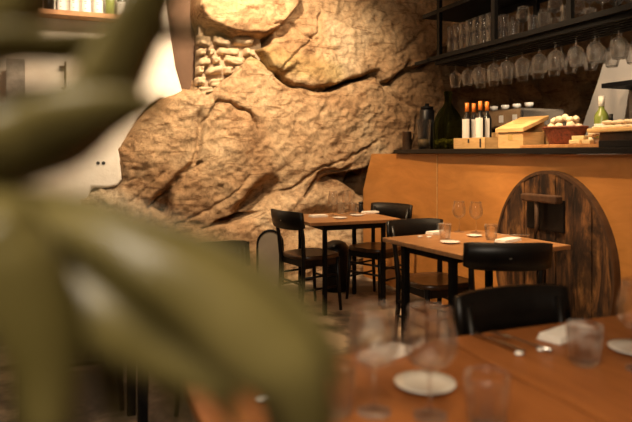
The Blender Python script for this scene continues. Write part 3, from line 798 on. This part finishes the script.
# ------------------------------------------------------------------ table settings
TZ = .7505
def spot(px, py): p = at_z(px, py, TZ); return Vector((p.x, p.y, TZ))
def plate(px, py, r, label, loc=None):
    mb = MB(); mb.lathe([(0,0),(r*.6,0),(r*.68,.003),(r,.009),(r,.0115),(r*.66,.006),(0,.005)], 36)
    return tag(mb.build('side_plate', M['white'], loc=loc or spot(px, py)), label, 'plate')
def napkin(loc, rz, w, d, label):
    mb = MB()
    for i, (ww, dd, h) in enumerate(((w,d,.006),(w*.98,d*.97,.006),(w*.97,d*.93,.007))):
        mb.box((0.002*i, 0, .003+.0062*i), (ww, dd, h))
    return tag(mb.build('folded_napkin', M['linen'], loc=loc, rz=rz, bevel=.0028), label, 'napkin')
def knife(loc, rz, label):
    k = empty('table_knife', loc, rz); tag(k, label, 'knife')
    mb = MB(); mb.prism([(-.10,.006),(-.02,.007),(.0,.006),(.0,-.006),(-.10,-.006)], 'z', .003, .0105); mb.build('handle', M['steel'], k, bevel=.002)
    mb = MB(); mb.prism([(0,.005),(.08,.009),(.112,.006),(.12,-.004),(0,-.005)], 'z', .0055, .0075); mb.build('blade', M['steel'], k); return k
def fork(loc, rz, label):
    k = empty('table_fork', loc, rz); tag(k, label, 'fork')
    mb = MB(); mb.tube([(-.10,0,.007),(-.05,0,.007),(.02,0,.010),(.05,0,.009)], [.006,.004,.003,.006], 8); mb.build('handle', M['steel'], k)
    mb = MB(); mb.prism([(.045,.008),(.065,.012),(.065,-.012),(.045,-.008)], 'z', .0075, .0095)
    for i in range(4): mb.box((.085, -.0095+.0063*i, .009), (.042, .0028, .002))
    mb.build('tines', M['steel'], k); return k
def rest(loc, label, rz=0):
    mb = MB(); mb.blob((0,0,.006), (.02,.012,.006), 1, .05, 8); return tag(mb.build('cutlery_rest', M['white'], loc=loc, rz=rz), label, 'cutlery rest')
def wg(px, py, label, h=.225, rb=.0565, key='big'): return make_wine(key, label, None, spot(px, py), True, h=h, rb=rb, rr=rb*.80, base=.036)
# near tables
wg(374, 412, 'blurred large wine glass on the near left table, left of the pair')
wg(430, 416, 'blurred large wine glass standing just before the white side plate, near table')
plate(425, 386, .072, 'white side plate on the near left table behind the wine glasses')
napkin(spot(384, 357), R(20), .15, .07, 'folded white napkin on the near left table behind the wine glass')
make_tumbler('front', 'blurred clear tumbler at the bottom left of the near table', None, spot(335, 414), .03, h=.105, rt=.045, rb=.034)
make_tumbler('front', 'blurred clear tumbler at the bottom centre right of the wine glasses', None, spot(487, 425), .03)
make_tumbler('front', 'clear tumbler in front of the napkin on the near right table', None, spot(584, 364), .03)
napkin(spot(566, 336), R(17), .20, .075, 'folded white napkin on the near right table behind the tumbler')
a, b = spot(482, 339), spot(521, 355); dv = b-a
knife(a.lerp(b,.45)+Vector((0,0,.006)), math.atan2(-dv.y,-dv.x), 'steel table knife on the near right table, nearer the gap')
a2, b2 = spot(505, 341), spot(541, 352); dv2 = b2-a2
fork(a2.lerp(b2,.45)+Vector((0,0,.006)), math.atan2(-dv2.y,-dv2.x), 'steel table fork on the near right table beside the napkin')
rest(spot(520, 355), 'small white cutlery rest under the knife on the near right table', R(20))
rest(spot(542, 351), 'small white cutlery rest under the fork on the near right table', R(20))
wg(641, 370, 'blurred wine glass at the right edge of the near right table')
plate(636, 351, .072, 'white side plate cut by the right edge of the near right table')
rest(spot(262, 402), 'small white cutlery rest on the near left table under the leaf', R(20))
# square table
wg(459, 232, 'left one of two wine glasses on the square table', .215, .046, 'mid')
wg(476, 233, 'right one of two wine glasses on the square table', .215, .046, 'mid')
plate(450, 243, .062, 'white side plate at the near edge of the square table')
plate(475, 234.5, .05, 'white side plate under the right wine glass at the back of the square table', spot(474.5, 236.5))
make_tumbler('mid', 'clear tumbler at the left on the square table beside the white plate', None, spot(445, 239), 0, h=.10, rt=.04, rb=.033)
make_tumbler('mid', 'clear tumbler at the right on the square table beside the napkin', None, spot(491, 240), 0)
napkin(spot(508, 241.5), R(20), .19, .08, 'folded white napkin on the square table behind the chair back')
napkin(spot(435, 234), R(12), .12, .07, 'folded white napkin at the far left of the square table')
a = spot(513, 239); knife(Vector((a.x,a.y,TZ+.0205)), R(150), 'steel knife lying across the napkin on the square table')
rest(spot(420, 237.5), 'small white cutlery rest at the left edge of the square table, left of two'); rest(spot(429, 237.8), 'small white cutlery rest at the left edge of the square table, right of two')
# far table
napkin(spot(318, 217), R(5), .15, .09, 'folded white napkin at the left end of the far table')
plate(340, 218.5, .06, 'white side plate at the middle of the far table')
plate(357, 215.8, .06, 'white side plate at the right of the far table')
napkin(spot(370, 213.2), R(5), .15, .08, 'folded white napkin at the back right of the far table')
wg(333, 216, 'left wine glass on the far table before the rock', .20, .046, 'mid'); wg(347, 215, 'right wine glass on the far table before the rock', .20, .046, 'mid')
make_tumbler('mid', 'clear tumbler between the wine glasses on the far table', None, spot(340.5, 213.6), 0)
make_tumbler('mid', 'clear tumbler at the right of the far table by the pepper mill', None, spot(352.5, 213.7), 0)
p = spot(361, 212.3); pm = empty('pepper_mill', p); tag(pm, 'small black pepper mill at the back of the far table', 'mill')
mb = MB(); mb.lathe([(0,0),(.025,0),(.025,.02),(.018,.05),(.022,.075),(0,.076)], 16); mb.build('body', M['black'], pm)
mb = MB(); mb.lathe([(0,.076),(.02,.078),(.022,.09),(.012,.1),(0,.102)], 16); mb.build('cap', M['black'], pm)
# left table
plate(159, 276, .075, 'pale side plate on the left table seen between the leaves')
make_tumbler('mid', 'clear tumbler behind the plate on the left table', None, Vector((.32, 2.92, TZ)), 0)

# ------------------------------------------------------------------ shelf with bottles on the plaster, hooks, lower shelf
s0 = at_Y(40, 10, YP-.08); s1 = at_Y(152, 20, YP-.08)
zs = at_Y(110, 16, YP-.1).z
mb = MB(); mb.bx(s0.x-.4, s1.x+.05, YP-.2, YP-.001, zs-.045, zs); tag(mb.build('wall_shelf', M['board'], bevel=.004), 'wooden shelf high on the white plaster carrying a row of bottles', 'shelf')
bpx = [(37,'ink'),(49,'redfoil'),(62,'paper'),(74.5,'paper'),(86.5,'paper'),(98.5,'paper'),(110,'greenbottle'),(121.5,'paper'),(133.5,'paper')]
pos = ['first','second','third','fourth','fifth','sixth','seventh','eighth','last']
for i, (px, m) in enumerate(bpx):
    p = at_Y(px, 14, YP-.1)
    b = bottle('wine_bottle', (p.x, YP-.1, zs+.001), M['redfoil'] if i > 5 else M['ink'], M['greenbottle'] if m == 'greenbottle' else M['winebottle'], .31, .042,
               M['paper'] if m == 'paper' else None, (.012,.135), R(78))
    extra = {'paper': 'dark bottle with white label', 'ink': 'dark bottle without label', 'redfoil': 'dark bottle in shade without label', 'greenbottle': 'green bottle without white label'}[m]
    tag(b, '%s, %s from the left on the high wall shelf' % (extra, pos[i]), 'bottle', 'bottles on the high wall shelf')
for px, py0, py1, lab in ((65.5, 62, 90, 'left iron hook hammered into the white plaster'), (96, 65, 84, 'right iron hook hammered into the white plaster')):
    a = at_Y(px, py0, YP); b = at_Y(px, py1, YP); mb = MB()
    mb.tube([(a.x, YP+.01, a.z-.03), (a.x, YP-.03, a.z-.03), (a.x, YP-.035, a.z), (a.x, YP-.035, b.z+.02), (a.x-.012, YP-.05, b.z), (a.x-.03, YP-.06, b.z+.012)], .010, 8)
    mb.box((a.x-.02, YP-.02, a.z-.05), (.06,.03,.02))
    tag(mb.build('iron_hook', M['iron']), lab, 'hook')
a = at_Y(20, 109, YP-.22); mb = MB(); mb.bx(a.x-.9, a.x, YP-.30, YP-.001, a.z-.06, a.z+.015); lsz = a.z+.0155
tag(mb.build('wall_shelf', M['board'], bevel=.004), 'short wooden shelf low on the plaster at the left edge', 'shelf')
a2 = at_Y(15, 105, YP-.18); mb = MB(); mb.bx(-.075,.075,-.02,.02,0,.44); tag(mb.build('grey_plank', M['greywood'], loc=(a2.x, YP-.12, lsz), bevel=.004), 'weathered grey plank standing on the short low shelf', 'plank')
a3 = at_Y(60, 109.5, YP-.02); mb = MB(); mb.bx(a.x+.001, a3.x+.5, YP-.02, YP-.001, a3.z-.012, a3.z+.006); tag(mb.build('thin_ledge', M['darkwood']), 'thin dark ledge along the plaster right of the low shelf', 'ledge')

# ------------------------------------------------------------------ foreground plant
pot = (-.42, .06)
plant = empty('leafy_plant', (*pot, 0)); tag(plant, 'large out-of-focus leafy plant with long drooping olive leaves at the left', 'plant')
mb = MB(); mb.lathe([(0,0),(.12,0),(.125,.01),(.16,.36),(.17,.36),(.17,.40),(.15,.40),(.145,.34),(0,.33)], 28); mb.build('pot', M['pot'], plant)
mb = MB(); mb.lathe([(0,.335),(.146,.335)], 28); mb.build('soil', M['soil'], plant)
crown = at_d(-70, 205, .40) - Vector((*pot, 0))
mb = MB(); mb.tube([(0,0,.33), (.01,.02,.7), (crown.x*.7, crown.y*.7, 1.0), crown], [.014,.012,.010,.008], 10); mb.build('stem', M['darkwood'], plant)
def leaf(path, tilt=0):
    # path: (px, py, depth, width in m)
    pts = []
    ctrl = [(at_d(a, b, d) - Vector((*pot, 0)), w, t) for a, b, d, w, t in path]
    n = len(ctrl); N = 28; out = []
    def cr(i, u):
        p = [ctrl[max(0,min(n-1,i+k))] for k in (-1,0,1,2)]
        def f(a, b, c, d): return .5*((2*b)+(-a+c)*u+(2*a-5*b+4*c-d)*u*u+(-a+3*b-3*c+d)*u**3)
        return f(p[0][0],p[1][0],p[2][0],p[3][0]), f(p[0][1],p[1][1],p[2][1],p[3][1]), f(p[0][2],p[1][2],p[2][2],p[3][2])
    for j in range(N+1):
        s = j/N*(n-1); i = min(int(s), n-2); out.append(cr(i, s-i))
    vs = []; view = Vector((SS, CC, 0))
    for j, (p, w, tw) in enumerate(out):
        t = (out[min(j+1,N)][0]-out[max(j-1,0)][0]).normalized()
        side = t.cross(view).normalized(); nrm = side.cross(t).normalized()
        a = R(tw); s2 = side*math.cos(a) + nrm*math.sin(a); n2 = nrm*math.cos(a) - side*math.sin(a)
        for k in (-1,-.6,-.2,.2,.6,1):
            vs.append(p + s2*(k*w/2) + n2*(abs(k)*w*.26))
    m = 6
    fs = [(j*m+k, j*m+k+1, (j+1)*m+k+1, (j+1)*m+k) for j in range(N) for k in range(m-1)]
    mb = MB(); mb.add(vs, fs, True); o = mb.build('leaf', M['leaf'], plant)
    so = o.modifiers.new('thick', 'SOLIDIFY'); so.thickness = .0012
    return o
# (px, py, depth, width m, twist)
B = (-70,205,.40,.006,0)
leaf([B,(-40,80,.36,.020,-62),(0,58,.36,.036,-62),(60,58,.37,.036,-62),(110,48,.38,.028,-62),(160,38,.39,.020,-62),(210,37,.40,.013,-62),(240,38,.41,.001,-62)])
leaf([B,(-10,190,.38,0.038,-55),(60,160,.37,0.060,-58),(112,110,.37,0.060,-62),(138,60,.37,0.052,-62),(160,10,.37,0.045,-62),(185,-50,.37,0.014,-62)])
leaf([B,(-10,175,.36,.050,-45),(40,152,.36,.056,-45),(90,130,.36,.046,-48),(130,114,.37,.030,-48),(172,102,.38,.001,-48)])
leaf([B,(-20,165,.40,0.038,-62),(30,135,.40,0.060,-62),(70,110,.40,0.045,-62),(100,70,.41,0.001,-62)])
leaf([B,(-10,60,.42,0.025,-55),(20,10,.42,0.052,-55),(40,-40,.42,0.018,-55)])
leaf([B,(0,212,.36,.026,30),(80,222,.34,.030,35),(150,245,.33,.044,45),(215,285,.33,.052,42),(265,332,.33,.056,38),(305,380,.33,.050,30),(325,450,.34,.03,30)])
leaf([B,(0,205,.38,.018,-35),(70,212,.37,.024,-40),(140,235,.36,.026,-40),(210,262,.36,.028,-40),(270,298,.36,.026,-35),(318,340,.36,.018,-35),(346,390,.36,.002,-35)])
leaf([B,(100,225,.36,.012,-20),(175,272,.35,.018,-35),(225,322,.35,.034,-40),(258,372,.35,.042,-40),(280,440,.35,.03,-30)])
leaf([B,(0,228,.35,.044,40),(50,258,.34,.056,40),(105,300,.33,.052,38),(162,342,.33,.040,35),(208,374,.33,.025,30),(245,402,.33,.001,30)])
leaf([B,(20,240,.37,.020,-30),(90,285,.36,.030,-40),(150,335,.35,.032,-40),(200,385,.34,.026,-35),(240,440,.34,.008,-30)])
leaf([B,(0,240,.36,.034,-35),(40,290,.35,.042,-40),(85,335,.34,.042,-40),(135,375,.34,.032,-35),(185,420,.34,.010,-30)])
leaf([B,(-15,205,.31,.036,50),(18,240,.30,.046,50),(38,295,.30,.048,45),(52,360,.30,.040,40),(56,440,.30,.02,40)])
leaf([B,(-30,230,.33,.03,-25),(-8,290,.32,.04,-30),(8,350,.32,.038,-30),(20,440,.32,.02,-25)])
leaf([B,(0,250,.37,.03,10),(60,310,.36,.034,-10),(95,360,.36,.030,-20),(110,410,.36,.018,-20),(118,450,.36,.004,-20)])

# ------------------------------------------------------------------ light
WARM = (1.0, .70, .40)
def lamp(kind, name, loc, power, target=None, size=.1, color=WARM, angle=60, blend=.6):
    l = bpy.data.lights.new(name, kind); l.energy = power; l.color = color
    if kind == 'SPOT': l.spot_size = R(angle); l.spot_blend = blend; l.shadow_soft_size = size
    elif kind == 'AREA': l.size = size
    else: l.shadow_soft_size = size
    o = bpy.data.objects.new(name, l); COL.objects.link(o); o.location = loc
    if target is not None:
        o.rotation_euler = (Vector(target)-Vector(loc)).to_track_quat('-Z', 'Y').to_euler()
    return o
RW = (1, .79, .55)
lamp('SPOT', 'rock_spot', (1.15, 4.45, 3.40), 520, (1.4, 6.1, 2.4), .05, RW, 100, .8)
lamp('SPOT', 'rock_spot', (2.3, 3.9, 3.4), 235, (2.3, 6.0, 1.7), .05, RW, 70, .8)
lamp('SPOT', 'rack_fill_spot', (1.3, 3.0, 3.0), 250, (3.1, 3.35, 2.0), .05, WARM, 50, .8)  # added to brighten the hanging glasses
lamp('SPOT', 'plaster_spot', (0.0, 4.7, 3.35), 150, (0.0, 6.1, 2.0), .05, RW, 80, .9)
lamp('SPOT', 'table_spot', (1.8, 4.3, 3.4), 190, (1.95, 4.7, .75), .05, WARM, 50, .6)
lamp('SPOT', 'table_spot', (1.9, 3.0, 3.4), 230, (2.3, 3.1, .75), .05, WARM, 42, .7)
lamp('SPOT', 'table_spot', (.35, .3, 3.1), 92, (.62, 1.05, .8), .06, WARM, 42, 1.0)
lamp('SPOT', 'bar_spot', (1.0, 4.2, 3.3), 240, (2.9, 4.4, .9), .05, WARM, 50, .7)
lamp('SPOT', 'bar_spot', (1.7, 2.6, 3.3), 200, (2.9, 2.9, .9), .05, WARM, 60, .8)
lamp('SPOT', 'counter_spot', (2.55, 3.6, 3.45), 130, (3.0, 3.7, 1.35), .05, WARM, 60, .8)
lamp('SPOT', 'counter_spot', (2.55, 2.6, 3.45), 130, (3.0, 2.7, 1.35), .05, WARM, 60, .8)
lamp('SPOT', 'back_bar_spot', (3.42, 3.7, 3.4), 300, (4.2, 4.2, 1.5), .05, RW, 75, .8)
lamp('SPOT', 'back_bar_spot', (3.6, 2.3, 3.4), 48, (4.6, 3.0, 1.5), .05, (1,.80,.58), 75, .8)
lamp('SPOT', 'table_spot', (.1, 2.6, 3.4), 60, (.1, 2.8, .75), .06, WARM, 40, .8)
lamp('AREA', 'added_fill', (-.5, -.2, 2.4), 46, (.0, .35, 1.2), .9, (1,.85,.66))  # added soft fill light for the leaves, not a fixture of the room
lamp('AREA', 'added_fill', (.2, -.6, 3.0), 22, (.8, 2.5, .8), .6, (1,.80,.58))  # added gentle fill from behind the camera, no real fixture
w = bpy.data.worlds.new('world'); scn.world = w; w.use_nodes = True
w.node_tree.nodes['Background'].inputs['Color'].default_value = (1,.72,.45,1)
w.node_tree.nodes['Background'].inputs['Strength'].default_value = .05

# ------------------------------------------------------------------ camera
cd = bpy.data.cameras.new('camera'); cam = bpy.data.objects.new('camera', cd); COL.objects.link(cam)
cam.location = (0, 0, H); cam.rotation_euler = (R(90), 0, -YAW)
cd.sensor_width = 36; cd.lens = F/632*36; cd.shift_y = -58/632; cd.clip_start = .02
cd.dof.use_dof = True; cd.dof.focus_distance = 4.7; cd.dof.aperture_fstop = 1.7
scn.camera = cam
scn.view_settings.view_transform = 'Standard'; scn.view_settings.look = 'None'
scn.view_settings.exposure = 0; scn.view_settings.gamma = 1; scn.view_settings.use_curve_mapping = False
scn.cycles.use_denoising = True
scn.cycles.max_bounces = 8; scn.cycles.transparent_max_bounces = 32; scn.cycles.caustics_reflective = False; scn.cycles.caustics_refractive = False
scn.cycles.sample_clamp_indirect = 4
